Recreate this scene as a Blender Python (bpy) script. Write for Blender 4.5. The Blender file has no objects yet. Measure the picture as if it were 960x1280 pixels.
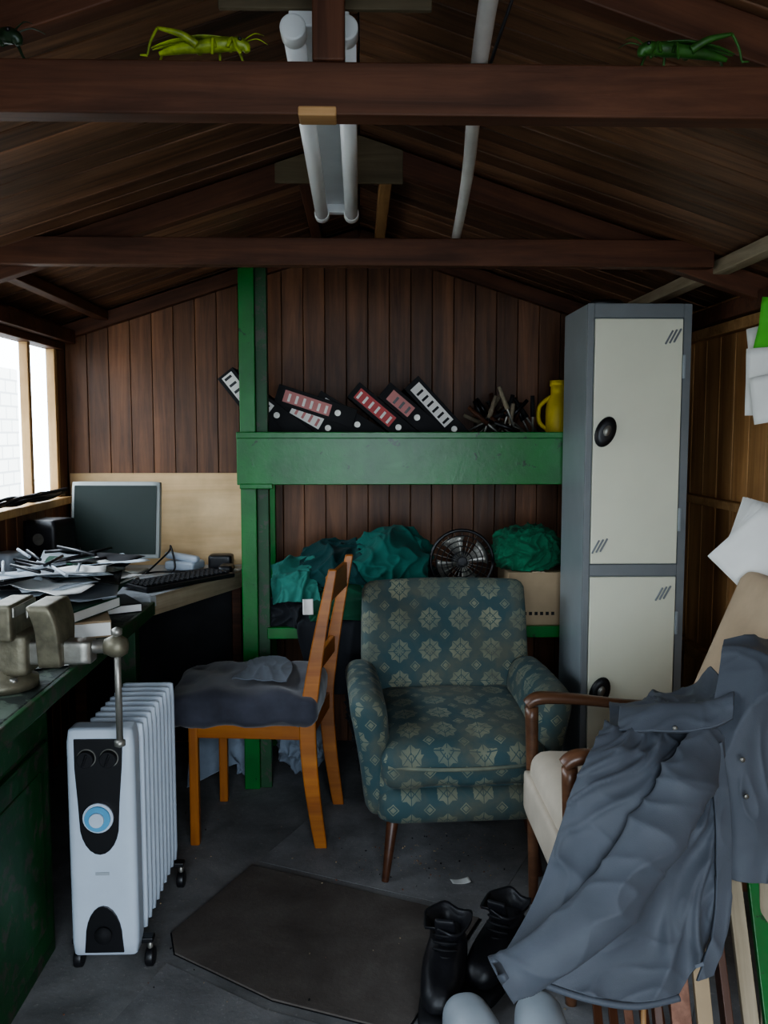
import bpy, bmesh, math, random
from mathutils import Vector, Matrix, Euler, noise
random.seed(7)
S = bpy.context.scene
COL = S.collection
R = math.radians

# ------------------------------------------------------------------ materials
def newmat(name):
    m = bpy.data.materials.new(name); m.use_nodes = True
    nt = m.node_tree; b = nt.nodes['Principled BSDF']
    return m, nt, b
def ramp(nt, stops):
    r = nt.nodes.new('ShaderNodeValToRGB')
    e = r.color_ramp.elements
    while len(e) < len(stops): e.new(0.5)
    for i, (p, c) in enumerate(stops):
        e[i].position = p; e[i].color = (*c, 1)
    return r
def texco(nt, scale=(1,1,1), kind='Object', rot=(0,0,0)):
    t = nt.nodes.new('ShaderNodeTexCoord'); m = nt.nodes.new('ShaderNodeMapping')
    m.inputs['Scale'].default_value = scale; m.inputs['Rotation'].default_value = rot
    nt.links.new(t.outputs[kind], m.inputs['Vector']); return m.outputs['Vector']
def noisen(nt, vec, scale, detail=4, rough=.55, dist=0):
    n = nt.nodes.new('ShaderNodeTexNoise')
    n.inputs['Scale'].default_value = scale; n.inputs['Detail'].default_value = detail
    n.inputs['Roughness'].default_value = rough; n.inputs['Distortion'].default_value = dist
    nt.links.new(vec, n.inputs['Vector']); return n.outputs['Fac']
def bumpn(nt, b, h, strength=.3, dist=.01):
    bp = nt.nodes.new('ShaderNodeBump'); bp.inputs['Strength'].default_value = strength
    bp.inputs['Distance'].default_value = dist
    nt.links.new(h, bp.inputs['Height']); nt.links.new(bp.outputs['Normal'], b.inputs['Normal'])
def plain(name, c, rough=.6, metal=0, var=.15, scale=8, bump=.05, bscale=60, spec=.5):
    m, nt, b = newmat(name)
    v = texco(nt)
    f = noisen(nt, v, scale)
    r = ramp(nt, [(.3, [x*(1-var) for x in c]), (.7, [min(1, x*(1+var)) for x in c])])
    nt.links.new(f, r.inputs['Fac']); nt.links.new(r.outputs['Color'], b.inputs['Base Color'])
    b.inputs['Roughness'].default_value = rough; b.inputs['Metallic'].default_value = metal
    b.inputs['Specular IOR Level'].default_value = spec
    if bump: bumpn(nt, b, noisen(nt, v, bscale, 3), bump, .004)
    return m
def wood(name, c1, c2, axis='X', rough=.6, island=.35, fine=40, bump=.25, spec=.3, stain=.6):
    m, nt, b = newmat(name)
    sc = {'X': (.06,1,1), 'Y': (1,.06,1), 'Z': (1,1,.06)}[axis]
    geo = nt.nodes.new('ShaderNodeNewGeometry')
    t = nt.nodes.new('ShaderNodeTexCoord')
    mul = nt.nodes.new('ShaderNodeMath'); mul.operation = 'MULTIPLY'; mul.inputs[1].default_value = 17.
    nt.links.new(geo.outputs['Random Per Island'], mul.inputs[0])
    add = nt.nodes.new('ShaderNodeVectorMath'); add.operation = 'ADD'
    nt.links.new(t.outputs['Object'], add.inputs[0]); nt.links.new(mul.outputs[0], add.inputs[1])
    mp = nt.nodes.new('ShaderNodeMapping'); mp.inputs['Scale'].default_value = sc
    nt.links.new(add.outputs[0], mp.inputs['Vector'])
    v = mp.outputs['Vector']
    f = noisen(nt, v, fine, 6, .65, .6)
    r = ramp(nt, [(.3, c1), (.68, c2)])
    nt.links.new(f, r.inputs['Fac'])
    hsv = nt.nodes.new('ShaderNodeHueSaturation')
    mr = nt.nodes.new('ShaderNodeMapRange'); mr.inputs['To Min'].default_value = 1-island; mr.inputs['To Max'].default_value = 1+island
    nt.links.new(geo.outputs['Random Per Island'], mr.inputs['Value'])
    nt.links.new(mr.outputs[0], hsv.inputs['Value']); nt.links.new(r.outputs['Color'], hsv.inputs['Color'])
    big = noisen(nt, v, 6, 3)
    mx = nt.nodes.new('ShaderNodeMix'); mx.data_type = 'RGBA'; mx.blend_type = 'MULTIPLY'
    r2 = ramp(nt, [(.35, (stain,stain,stain)), (.6, (1,1,1))]); nt.links.new(big, r2.inputs['Fac'])
    mx.inputs['Factor'].default_value = .8
    nt.links.new(hsv.outputs['Color'], mx.inputs['A']); nt.links.new(r2.outputs['Color'], mx.inputs['B'])
    # broad weathering that crosses the boards
    wv = noisen(nt, t.outputs['Object'], 2.2, 5, .6)
    r3 = ramp(nt, [(.35, (.68,.66,.64)), (.62, (1.12,1.1,1.08))]); nt.links.new(wv, r3.inputs['Fac'])
    m3 = nt.nodes.new('ShaderNodeMix'); m3.data_type = 'RGBA'; m3.blend_type = 'MULTIPLY'; m3.inputs['Factor'].default_value = .8
    nt.links.new(mx.outputs['Result'], m3.inputs['A']); nt.links.new(r3.outputs['Color'], m3.inputs['B'])
    nt.links.new(m3.outputs['Result'], b.inputs['Base Color'])
    b.inputs['Roughness'].default_value = rough; b.inputs['Specular IOR Level'].default_value = spec
    bumpn(nt, b, f, bump, .004)
    return m
def painted(name, c, chip, amount=.62, rough=.35):
    m, nt, b = newmat(name)
    v = texco(nt)
    f = noisen(nt, v, 22, 8, .7, .4)
    r = ramp(nt, [(amount, c), (amount+.03, chip)])
    nt.links.new(f, r.inputs['Fac'])
    f2 = noisen(nt, v, 5, 4)
    r2 = ramp(nt, [(.3, (.6,.6,.6)), (.7, (1.1,1.1,1.1))]); nt.links.new(f2, r2.inputs['Fac'])
    mx = nt.nodes.new('ShaderNodeMix'); mx.data_type = 'RGBA'; mx.blend_type = 'MULTIPLY'; mx.inputs['Factor'].default_value = 1
    nt.links.new(r.outputs['Color'], mx.inputs['A']); nt.links.new(r2.outputs['Color'], mx.inputs['B'])
    nt.links.new(mx.outputs['Result'], b.inputs['Base Color'])
    b.inputs['Roughness'].default_value = rough
    bumpn(nt, b, f, .25, .004)
    return m
def cloth(name, c, var=.25, rough=.85, sheen=.06):
    m, nt, b = newmat(name)
    v = texco(nt)
    f = noisen(nt, v, 9, 5)
    r = ramp(nt, [(.3, [x*(1-var) for x in c]), (.7, [min(1, x*(1+var)) for x in c])])
    nt.links.new(f, r.inputs['Fac']); nt.links.new(r.outputs['Color'], b.inputs['Base Color'])
    b.inputs['Roughness'].default_value = rough
    b.inputs['Sheen Weight'].default_value = sheen
    b.inputs['Specular IOR Level'].default_value = .3
    bumpn(nt, b, noisen(nt, v, 350, 2), .15, .002)
    return m
def star_fabric(name):
    m, nt, b = newmat(name); L = nt.links.new
    t = nt.nodes.new('ShaderNodeTexCoord')
    def M(op, a, bb=None):
        n = nt.nodes.new('ShaderNodeMath'); n.operation = op
        for i, q in enumerate([a, bb]):
            if q is None: continue
            if isinstance(q, (int, float)): n.inputs[i].default_value = q
            else: L(q, n.inputs[i])
        return n.outputs[0]
    sp = nt.nodes.new('ShaderNodeSeparateXYZ'); L(t.outputs['UV'], sp.inputs[0])
    u = M('MULTIPLY', sp.outputs[0], 1/.112); w = M('MULTIPLY', sp.outputs[1], 1/.112)
    def cell(u, w):
        a = M('ABSOLUTE', M('SUBTRACT', M('FRACT', u), .5)); c = M('ABSOLUTE', M('SUBTRACT', M('FRACT', w), .5))
        return a, c
    a, c = cell(u, w)
    sq = M('LESS_THAN', M('MAXIMUM', a, c), .27); di = M('LESS_THAN', M('ADD', a, c), .40)
    star = M('MAXIMUM', sq, di)
    core = M('LESS_THAN', M('ABSOLUTE', M('SUBTRACT', M('ADD', a, c), .20)), .018)
    sp1 = M('LESS_THAN', M('MINIMUM', a, c), .012); sp2 = M('LESS_THAN', M('ABSOLUTE', M('SUBTRACT', a, c)), .014)
    out = M('GREATER_THAN', M('ADD', a, c), .09)
    cut = M('MULTIPLY', M('MAXIMUM', M('MAXIMUM', sp1, sp2), core), out)
    s1 = M('MULTIPLY', star, M('SUBTRACT', 1, cut))
    a2, c2 = cell(M('ADD', u, .5), M('ADD', w, .5))
    dd = M('ADD', a2, c2)
    dia = M('MAXIMUM', M('LESS_THAN', dd, .09), M('LESS_THAN', M('ABSOLUTE', M('SUBTRACT', dd, .15)), .02))
    mask = M('MAXIMUM', s1, dia)
    v = texco(nt)
    fade = noisen(nt, v, 5, 4, .6)
    fr = ramp(nt, [(.35, (.4,.4,.4)), (.65, (1,1,1))]); L(fade, fr.inputs['Fac'])
    mask = M('MULTIPLY', mask, fr.outputs['Color'])
    wear = noisen(nt, v, 7, 5, .6, .3)
    wr = ramp(nt, [(.40, (0,0,0)), (.68, (.9,.9,.9))]); L(wear, wr.inputs['Fac'])
    mx = nt.nodes.new('ShaderNodeMix'); mx.data_type = 'RGBA'
    mx.inputs['A'].default_value = (.030,.070,.078,1); mx.inputs['B'].default_value = (.23,.235,.16,1); L(mask, mx.inputs['Factor'])
    m2 = nt.nodes.new('ShaderNodeMix'); m2.data_type = 'RGBA'
    L(wr.outputs['Color'], m2.inputs['Factor']); L(mx.outputs['Result'], m2.inputs['A'])
    m2.inputs['B'].default_value = (.095,.10,.075,1)
    L(m2.outputs['Result'], b.inputs['Base Color'])
    b.inputs['Roughness'].default_value = .8; b.inputs['Sheen Weight'].default_value = .05
    bumpn(nt, b, noisen(nt, v, 300, 2), .2, .002)
    return m

M_roof = wood('roof_board_wood', (.055,.027,.015), (.23,.122,.070), 'X', .5, .4, 30)
M_wallv = wood('wall_board_wood', (.080,.034,.016), (.235,.105,.050), 'Z', .45, .25, 26, .35, .35, .5)
M_wallr_lit = wood('wall_right_lit_wood', (.26,.13,.05), (.48,.27,.12), 'Z', .55, .14, 22)  # lighter copy of the wall wood, warm window light put into its colour
M_beam = wood('beam_wood', (.05,.019,.010), (.140,.057,.030), 'X', .6, .15, 30)
M_batten = wood('batten_wood', (.28,.15,.06), (.5,.30,.14), 'X', .6, .2, 30)
M_pale = wood('pale_timber', (.26,.21,.14), (.48,.41,.30), 'X', .7, .15, 30)
M_gusset = wood('gusset_ply', (.10,.08,.05), (.20,.16,.10), 'X', .7, .15, 20)
M_ply = wood('plywood', (.66,.45,.24), (.86,.64,.38), 'X', .55, .05, 12, .05, .3, .85)
M_dark = plain('dark_backing', (.012,.008,.006), .9)
M_green = painted('green_paint', (.006,.150,.022), (.006,.055,.014), .62, .32)
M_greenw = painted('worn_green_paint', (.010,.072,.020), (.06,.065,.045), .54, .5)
M_benchtop = painted('bench_top_worn', (.085,.115,.085), (.02,.03,.025), .48, .55)
M_winframe = wood('window_frame_wood', (.45,.26,.11), (.68,.44,.21), 'Z', .55, .1, 30)
M_chairw = wood('orange_chair_wood', (.28,.085,.014), (.44,.165,.03), 'X', .35, .08, 30, .08, .5)
M_armw = wood('brown_chair_wood', (.10,.045,.025), (.2,.10,.055), 'X', .35, .08, 30, .08, .5)
M_legw = wood('dark_leg_wood', (.06,.022,.012), (.12,.05,.025), 'X', .4, .08, 30, .08, .5)
M_locker = plain('locker_grey', (.33,.37,.39), .4, .1, .06)
M_lockf = plain('locker_frame_grey', (.20,.215,.225), .45, .1, .06)
M_cream = plain('locker_cream', (.74,.74,.60), .4, 0, .05, 3)
M_black = plain('black_plastic', (.010,.010,.012), .4, 0, .2)
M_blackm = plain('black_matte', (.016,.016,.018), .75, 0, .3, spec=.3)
M_white = plain('white_enamel', (.53,.60,.69), .35, 0, .05)
M_tube = plain('fluorescent_tube_white', (.85,.88,.9), .3, 0, .03)
M_fit = plain('fitting_white', (.62,.64,.65), .4, 0, .08)
M_pipe = plain('grey_conduit', (.5,.49,.47), .45, 0, .15)
M_metal = plain('worn_metal', (.30,.29,.26), .4, .7, .3, 20, .15)
M_vise = plain('vise_iron', (.17,.155,.11), .5, .5, .35, 25, .3)
M_screen = plain('screen_dark', (.020,.030,.026), .35, 0, .1, 3, 0, spec=.15)
M_bezel = plain('monitor_silver', (.32,.34,.33), .45, 0, .05)
M_paper = plain('paper_white', (.85,.85,.82), .8, 0, .05)
M_paperb = plain('paper_bluish', (.55,.62,.68), .8, 0, .1)
M_pgreen = plain('paper_green', (.10,.50,.04), .7, 0, .1)
M_card = plain('cardboard', (.36,.27,.17), .85, 0, .1)
M_label = plain('label_white', (.72,.70,.67), .6, 0, .05)
M_pink = plain('label_pink', (.5,.20,.19), .6, 0, .1)
M_red = plain('label_red', (.42,.03,.03), .5, 0, .1)
M_yellow = plain('yellow_plastic', (.55,.42,.015), .5, 0, .2)
M_teal = cloth('teal_cloth', (.010,.115,.092))
M_teal2 = cloth('dark_teal_cloth', (.006,.045,.045))
M_teal3 = cloth('light_teal_cloth', (.035,.18,.145))
M_dgreen = cloth('dark_green_cloth', (.007,.06,.03))
M_mesh = cloth('green_netting', (.010,.12,.06), .6)
M_black_c = cloth('black_cloth', (.014,.016,.02))
M_bluegrey = cloth('bluegrey_cloth', (.22,.26,.32))
M_seat = cloth('violet_grey_velvet', (.047,.049,.066), .35, .8, .3)
M_rag = cloth('rag_cloth', (.12,.135,.16), .2)
M_jacket = cloth('jacket_cloth', (.078,.088,.106), .10, .6, .04)
M_ctan = cloth('cream_upholstery', (.52,.45,.36), .1)
M_tan = cloth('tan_upholstery', (.55,.42,.29), .1)
M_leather = plain('black_leather', (.012,.012,.015), .45, 0, .3, 12, .2)
M_greysh = plain('grey_rubber', (.36,.40,.44), .5, 0, .1)
M_glime = plain('lime_rubber', (.22,.29,.02), .45, 0, .7, 30)
M_gdark = plain('dark_green_rubber', (.028,.10,.016), .45, 0, .5, 30)
M_gdk2 = plain('black_green_rubber', (.012,.03,.012), .4, 0, .4, 30)
M_blue = plain('blue_dial', (.12,.35,.55), .4, 0, .1)
M_star = star_fabric('star_upholstery')
M_redw = wood('reddish_timber', (.2,.09,.06), (.36,.19,.13), 'Z', .6, .2, 30)

def dusty(name, c0, c1, c2, big=3.5, fleck=1.7):
    m, nt, b = newmat(name)
    v = texco(nt)
    f = noisen(nt, v, big, 8, .65, .3)
    r = ramp(nt, [(.3, c0), (.52, c1), (.75, c2)])
    nt.links.new(f, r.inputs['Fac'])
    f2 = noisen(nt, v, 90, 4, .7)
    r2 = ramp(nt, [(.60, (1,1,1)), (.74, (fleck,fleck*.95,fleck*.9))]); nt.links.new(f2, r2.inputs['Fac'])
    mx = nt.nodes.new('ShaderNodeMix'); mx.data_type = 'RGBA'; mx.blend_type = 'MULTIPLY'; mx.inputs['Factor'].default_value = 1
    nt.links.new(r.outputs['Color'], mx.inputs['A']); nt.links.new(r2.outputs['Color'], mx.inputs['B'])
    nt.links.new(mx.outputs['Result'], b.inputs['Base Color']); b.inputs['Roughness'].default_value = .9
    b.inputs['Specular IOR Level'].default_value = .3
    bumpn(nt, b, f2, .35, .004)
    return m
M_floor = dusty('dusty_concrete', (.12,.12,.12), (.20,.20,.202), (.30,.30,.30))
M_tile = dusty('carpet_tile', (.15,.15,.155), (.22,.22,.225), (.29,.29,.295), 6)
M_mat = dusty('coir_mat', (.082,.070,.063), (.115,.100,.090), (.16,.145,.132), 5, 1.4)
def brick_mat():
    m, nt, b = newmat('painted_block_wall')
    t = nt.nodes.new('ShaderNodeTexCoord'); sp = nt.nodes.new('ShaderNodeSeparateXYZ'); cb = nt.nodes.new('ShaderNodeCombineXYZ')
    nt.links.new(t.outputs['Object'], sp.inputs[0]); nt.links.new(sp.outputs['Y'], cb.inputs['X']); nt.links.new(sp.outputs['Z'], cb.inputs['Y'])
    br = nt.nodes.new('ShaderNodeTexBrick'); nt.links.new(cb.outputs[0], br.inputs['Vector'])
    br.inputs['Color1'].default_value = (.82,.79,.71,1); br.inputs['Color2'].default_value = (.74,.71,.63,1); br.inputs['Mortar'].default_value = (.45,.44,.42,1)
    br.inputs['Scale'].default_value = 2.2; br.inputs['Mortar Size'].default_value = .02
    nt.links.new(br.outputs['Color'], b.inputs['Base Color']); b.inputs['Roughness'].default_value = .9
    return m
M_brick = brick_mat()

# ------------------------------------------------------------------ geometry
def empty(name, loc=(0,0,0), rz=0):
    e = bpy.data.objects.new(name, None); COL.objects.link(e)
    e.location = loc; e.rotation_euler = (0,0,rz); e.empty_display_size = .05
    return e
def boxuv(me):
    uv = me.uv_layers.new(name='UVMap')
    for p in me.polygons:
        n = p.normal; a = max(range(3), key=lambda i: abs(n[i]))
        i, j = [(1,2),(0,2),(0,1)][a]
        for li in p.loop_indices:
            co = me.vertices[me.loops[li].vertex_index].co
            uv.data[li].uv = (co[i], co[j])
def mk(name, verts, faces, mat, parent=None, smooth=False, loc=(0,0,0), rot=(0,0,0), uv=False):
    me = bpy.data.meshes.new(name); me.from_pydata([tuple(v) for v in verts], [], faces); me.update()
    bm = bmesh.new(); bm.from_mesh(me); bmesh.ops.recalc_face_normals(bm, faces=bm.faces); bm.to_mesh(me); bm.free()
    o = bpy.data.objects.new(name, me); COL.objects.link(o)
    if mat: me.materials.append(mat)
    if smooth:
        for p in me.polygons: p.use_smooth = True
    if uv: boxuv(me)
    o.location = loc; o.rotation_euler = rot
    if parent: o.parent = parent
    return o
def bevel(o, w, seg=2):
    b = o.modifiers.new('bevel', 'BEVEL'); b.width = w; b.segments = seg; b.limit_method = 'ANGLE'
    return o
BF = [(0,1,3,2),(4,6,7,5),(0,4,5,1),(2,3,7,6),(0,2,6,4),(1,5,7,3)]
def box(name, size, loc, mat, parent=None, rot=(0,0,0), bev=.003):
    hx, hy, hz = [s/2 for s in size]
    v = [(x,y,z) for x in (-hx,hx) for y in (-hy,hy) for z in (-hz,hz)]
    o = mk(name, v, BF, mat, parent, False, loc, rot)
    if bev: bevel(o, bev)
    return o
def bb(name, a, b, mat, parent=None, bev=.003):
    return box(name, [abs(b[i]-a[i]) for i in range(3)], [(a[i]+b[i])/2 for i in range(3)], mat, parent, bev=bev)
def boxes(name, lst, mat, parent=None, bev=.002):
    V=[];F=[]
    for a,b in lst:
        n=len(V)
        V += [(x,y,z) for x in (a[0],b[0]) for y in (a[1],b[1]) for z in (a[2],b[2])]
        F += [tuple(n+i for i in f) for f in BF]
    o = mk(name, V, F, mat, parent)
    if bev: bevel(o, bev, 1)
    return o
def beam(name, p0, p1, w, h, mat, parent=None, bev=.003, roll=0):
    p0=Vector(p0);p1=Vector(p1);d=p1-p0;L=d.length
    o = box(name,(L,w,h),(0,0,0),mat,parent,bev=bev)
    x=d.normalized(); up=Vector((0,0,1)) if abs(x.z)<.95 else Vector((0,1,0))
    y=up.cross(x).normalized(); z=x.cross(y)
    m=Matrix((x,y,z)).transposed().to_4x4()
    if roll: m = m @ Matrix.Rotation(roll,4,'X')
    m.translation=(p0+p1)/2
    o.matrix_local=m
    return o
def prism_y(name, pts, y0, y1, mat, par=None, bev=.002):
    n=len(pts); V=[(p[0],y0,p[1]) for p in pts]+[(p[0],y1,p[1]) for p in pts]
    F=[tuple(range(n)),tuple(range(n,2*n))]+[(i,(i+1)%n,(i+1)%n+n,i+n) for i in range(n)]
    o=mk(name,V,F,mat,par)
    if bev: bevel(o,bev)
    return o
def prism_z(name, pts, z0, z1, mat, par=None, bev=.002):
    n=len(pts); V=[(p[0],p[1],z0) for p in pts]+[(p[0],p[1],z1) for p in pts]
    F=[tuple(range(n)),tuple(range(n,2*n))]+[(i,(i+1)%n,(i+1)%n+n,i+n) for i in range(n)]
    o=mk(name,V,F,mat,par)
    if bev: bevel(o,bev)
    return o
def cyl(name, p0, p1, r, mat, parent=None, r2=None, seg=24, caps=True, bev=0):
    p0=Vector(p0);p1=Vector(p1);d=p1-p0;L=d.length
    if r2 is None:r2=r
    V=[];F=[]
    for k,(z,rr) in enumerate([(0,r),(L,r2)]):
        for i in range(seg):
            a=2*math.pi*i/seg; V.append((rr*math.cos(a),rr*math.sin(a),z))
    for i in range(seg):
        j=(i+1)%seg; F.append((i,j,seg+j,seg+i))
    if caps: F.append(tuple(range(seg))[::-1]); F.append(tuple(range(seg,2*seg)))
    o=mk(name,V,F,mat,parent)
    for p in o.data.polygons:
        if len(p.vertices)==4:p.use_smooth=True
    o.rotation_mode='QUATERNION'
    o.location=p0; o.rotation_quaternion=d.to_track_quat('Z','Y')
    if bev: bevel(o,bev,2)
    return o
def lathe(name, prof, mat, parent=None, loc=(0,0,0), rot=(0,0,0), seg=28):
    V=[];F=[]
    for r,z in prof:
        for i in range(seg):
            a=2*math.pi*i/seg; V.append((r*math.cos(a),r*math.sin(a),z))
    for k in range(len(prof)-1):
        for i in range(seg):
            j=(i+1)%seg; F.append((k*seg+i,k*seg+j,(k+1)*seg+j,(k+1)*seg+i))
    F.append(tuple(range(seg))); F.append(tuple(range((len(prof)-1)*seg,len(prof)*seg)))
    return mk(name,V,F,mat,parent,True,loc,rot)
def crv(pts, n=8):
    pts=[Vector(p) for p in pts]; out=[]
    N=len(pts)
    for i in range(N-1):
        p0=pts[max(i-1,0)];p1=pts[i];p2=pts[i+1];p3=pts[min(i+2,N-1)]
        for k in range(n):
            t=k/n
            out.append(.5*((2*p1)+(-p0+p2)*t+(2*p0-5*p1+4*p2-p3)*t*t+(-p0+3*p1-3*p2+p3)*t**3))
    out.append(pts[-1]); return out
def tube(name, pts, r, mat, parent=None, seg=10, smooth=8, flat=None):
    P = crv(pts, smooth) if smooth else [Vector(p) for p in pts]
    n=len(P)
    if isinstance(r,(int,float)): rr=[r]*n
    else:
        rr=[]
        for i in range(n):
            t=i/(n-1)*(len(r)-1); k=min(int(t),len(r)-2); rr.append(r[k]+(r[k+1]-r[k])*(t-k))
    V=[];F=[]
    T=(P[1]-P[0]).normalized(); up=Vector((0,0,1)) if abs(T.z)<.9 else Vector((1,0,0))
    X=up.cross(T).normalized()
    for i in range(n):
        T=(P[min(i+1,n-1)]-P[max(i-1,0)]).normalized()
        X=(X-T*X.dot(T)).normalized(); Y=T.cross(X)
        for k in range(seg):
            a=2*math.pi*k/seg
            fy = 1 if flat is None else flat
            V.append(P[i]+X*math.cos(a)*rr[i]+Y*math.sin(a)*rr[i]*fy)
    for i in range(n-1):
        for k in range(seg):
            j=(k+1)%seg; F.append((i*seg+k,i*seg+j,(i+1)*seg+j,(i+1)*seg+k))
    F.append(tuple(range(seg))); F.append(tuple(range((n-1)*seg,n*seg)))
    return mk(name,V,F,mat,parent,True)
def rbox(name, size, r, loc, mat, parent=None, rot=(0,0,0), n=14, fn=None, puff=0):
    bm=bmesh.new(); bmesh.ops.create_cube(bm,size=2)
    bmesh.ops.subdivide_edges(bm,edges=bm.edges,cuts=n,use_grid_fill=True)
    h=Vector(size)/2
    for v in bm.verts:
        q=Vector([math.copysign(abs(c)**.8,c) for c in v.co])
        p=Vector((q.x*h.x,q.y*h.y,q.z*h.z))
        inn=Vector([max(-(h[i]-r),min(h[i]-r,p[i])) for i in range(3)])
        d=p-inn
        if d.length>1e-9: p=inn+d.normalized()*r
        if puff: p.z+=math.copysign(puff,q.z)*(1-q.x**2)*(1-q.y**2)*(1 if abs(q.z)>.5 else abs(q.z))
        v.co=p
    me=bpy.data.meshes.new(name); bm.to_mesh(me); bm.free()
    me.update(); boxuv(me)
    if fn:
        for v in me.vertices: v.co=fn(v.co.copy())
    for p in me.polygons: p.use_smooth=True
    me.materials.append(mat)
    o=bpy.data.objects.new(name,me); COL.objects.link(o); o.location=loc; o.rotation_euler=rot
    if parent:o.parent=parent
    return o
def crease(p, f, seed=0):
    q=Vector((p.x*f+seed,p.y*f+seed*1.3,p.z*f-seed*.7))
    return noise.voronoi(q)[0][0]
def sharp(n, k=7.):
    return math.exp(-k*abs(n))
def blob(name, loc, size, mat, seed, parent=None, amp=.2, f=5, sub=6, floorz=None, rot=0, aniso=(1,1,1)):
    bm=bmesh.new(); bmesh.ops.create_icosphere(bm,subdivisions=sub,radius=1)
    h=Vector(size)/2; c=Vector(loc)
    ca,sa=math.cos(rot),math.sin(rot)
    for v in bm.verts:
        d=v.co.copy(); q=Vector((d.x*h.x,d.y*h.y,d.z*h.z))
        w=Vector((noise.noise(q*9+Vector((seed,0,0))),noise.noise(q*9+Vector((0,seed,0))),noise.noise(q*9+Vector((0,0,seed)))))*.06
        qq=Vector((q.x*aniso[0],q.y*aniso[1],q.z*aniso[2]))+w
        n1=noise.noise(qq*f*1.6+Vector((seed,seed,0))); n2=noise.noise(qq*f*3.3+Vector((0,seed,seed)))
        k=1+amp*(1.3*sharp(n1,6)+.7*sharp(n2,6)-.9*crease(qq,f*2.2,seed))+.35*noise.noise(q*5+Vector((seed,seed,0)))
        q=Vector((q.x*k,q.y*k,q.z*k))
        q=Vector((q.x*ca-q.y*sa,q.x*sa+q.y*ca,q.z))+c
        if floorz is not None and q.z<floorz: q.z=floorz+.001
        v.co=q
    me=bpy.data.meshes.new(name); bm.to_mesh(me); bm.free()
    for p in me.polygons:p.use_smooth=True
    me.materials.append(mat); o=bpy.data.objects.new(name,me); COL.objects.link(o)
    if parent:o.parent=parent
    return o
def catm(a,b,c,d,t):
    return .5*((2*b)+(-a+c)*t+(2*a-5*b+4*c-d)*t*t+(-a+3*b-3*c+d)*t**3)
def foldh(p, d, fa, fc, seed, warp, fine=1.):
    w=Vector((noise.noise(p*4+Vector((seed,0,0))),noise.noise(p*4+Vector((0,seed,5))),noise.noise(p*4+Vector((9,0,seed)))))*warp
    pp=p+w; al=pp.dot(d); ac=pp-d*al
    q=ac*fc+d*al*fa+Vector((seed,seed*2,0))
    h=1.6*sharp(noise.noise(q*.6),5)+.7*sharp(noise.noise(q*1.3+Vector((7,3,1))),5.5)+.8*noise.noise(q*.45)
    h+=fine*(.2*sharp(noise.noise(pp*fc*1.1+Vector((seed,1,1))),6)-.30*crease(pp,fc*.7,seed))
    return h-.6
def drape(name, grid, mat, parent=None, nu=70, nv=70, amp=.012, fa=3., fc=16., d=(0,0,1), seed=0, thick=.005, warp=.08, fine=1.):
    G=[[Vector(p) for p in row] for row in grid]; nr=len(G); nc=len(G[0])
    def ev(u,v):
        fu=u*(nr-1); i=min(int(fu),nr-2); t=fu-i; fv=v*(nc-1); j=min(int(fv),nc-2); s=fv-j
        rows=[]
        for ii in (i-1,i,i+1,i+2):
            row=G[max(0,min(nr-1,ii))]
            rows.append(catm(*[row[max(0,min(nc-1,jj))] for jj in (j-1,j,j+1,j+2)],s))
        return catm(*rows,t)
    P=[[ev(i/nv,j/nu) for j in range(nu+1)] for i in range(nv+1)]
    dd=Vector(d).normalized()
    V=[];F=[]
    for i in range(nv+1):
        for j in range(nu+1):
            p=P[i][j]
            a=P[min(i+1,nv)][j]-P[max(i-1,0)][j]; b=P[i][min(j+1,nu)]-P[i][max(j-1,0)]
            n=a.cross(b)
            n=n.normalized() if n.length>1e-9 else Vector((0,-1,0))
            if n.dot(Vector((0,-1,.8)))<0: n=-n
            V.append(p+n*amp*foldh(p,dd,fa,fc,seed,warp,fine))
    for i in range(nv):
        for j in range(nu):
            a=i*(nu+1)+j; F.append((a,a+1,a+nu+2,a+nu+1))
    o=mk(name,V,F,mat,parent,True)
    s=o.modifiers.new('solid','SOLIDIFY'); s.thickness=thick; s.offset=0
    return o
def sheet(name, loc, rz, mat, parent=None, w=.21, h=.297, curl=.01, tilt=(0,0), seed=0):
    V=[];F=[];n=8
    for i in range(n+1):
        for j in range(n+1):
            x=(i/n-.5)*w;y=(j/n-.5)*h
            V.append((x,y,curl*(abs(noise.noise(Vector((x*6+seed,y*6,seed))))+ (x/w)**2)))
    for i in range(n):
        for j in range(n):
            a=i*(n+1)+j;F.append((a,a+n+1,a+n+2,a+1))
    o=mk(name,V,F,mat,parent,True,loc,(tilt[0],tilt[1],rz))
    s=o.modifiers.new('s','SOLIDIFY');s.thickness=.001
    return o

# ------------------------------------------------------------------ room shell
XW=1.28; YB=3.9; YF=-.5; EV=1.86; RG=2.28; SL=(RG-EV)/XW
def roofz(x): return RG-abs(x)*SL
bb('floor',(-XW-.05,YF-.05,-.06),(XW+.05,YB+.05,0),M_floor,bev=0)
bb('ground_outside',(-9,-9,-.14),(9,10,-.07),plain('outside_paving',(.30,.30,.28),.9),bev=0)
V=[];F=[]
w=.094; x=-XW
def prism_board(x0,x1,y0,y1,z0,zt):
    n=len(V)
    for y in (y0,y1):
        V.extend([(x0,y,z0),(x1,y,z0),(x1,y,zt(x1)),(x0,y,zt(x0))])
    F.extend([(n,n+1,n+2,n+3),(n+4,n+7,n+6,n+5),(n,n+4,n+5,n+1),(n+1,n+5,n+6,n+2),(n+2,n+6,n+7,n+3),(n+3,n+7,n+4,n)])
while x<XW-.001:
    x1=min(x+w,XW); prism_board(x+.001,x1-.001,YB,YB+.02,0,lambda q:roofz(q)); x=x1
wb=mk('wall_back',V,F,M_wallv); bevel(wb,.0025,2)
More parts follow.
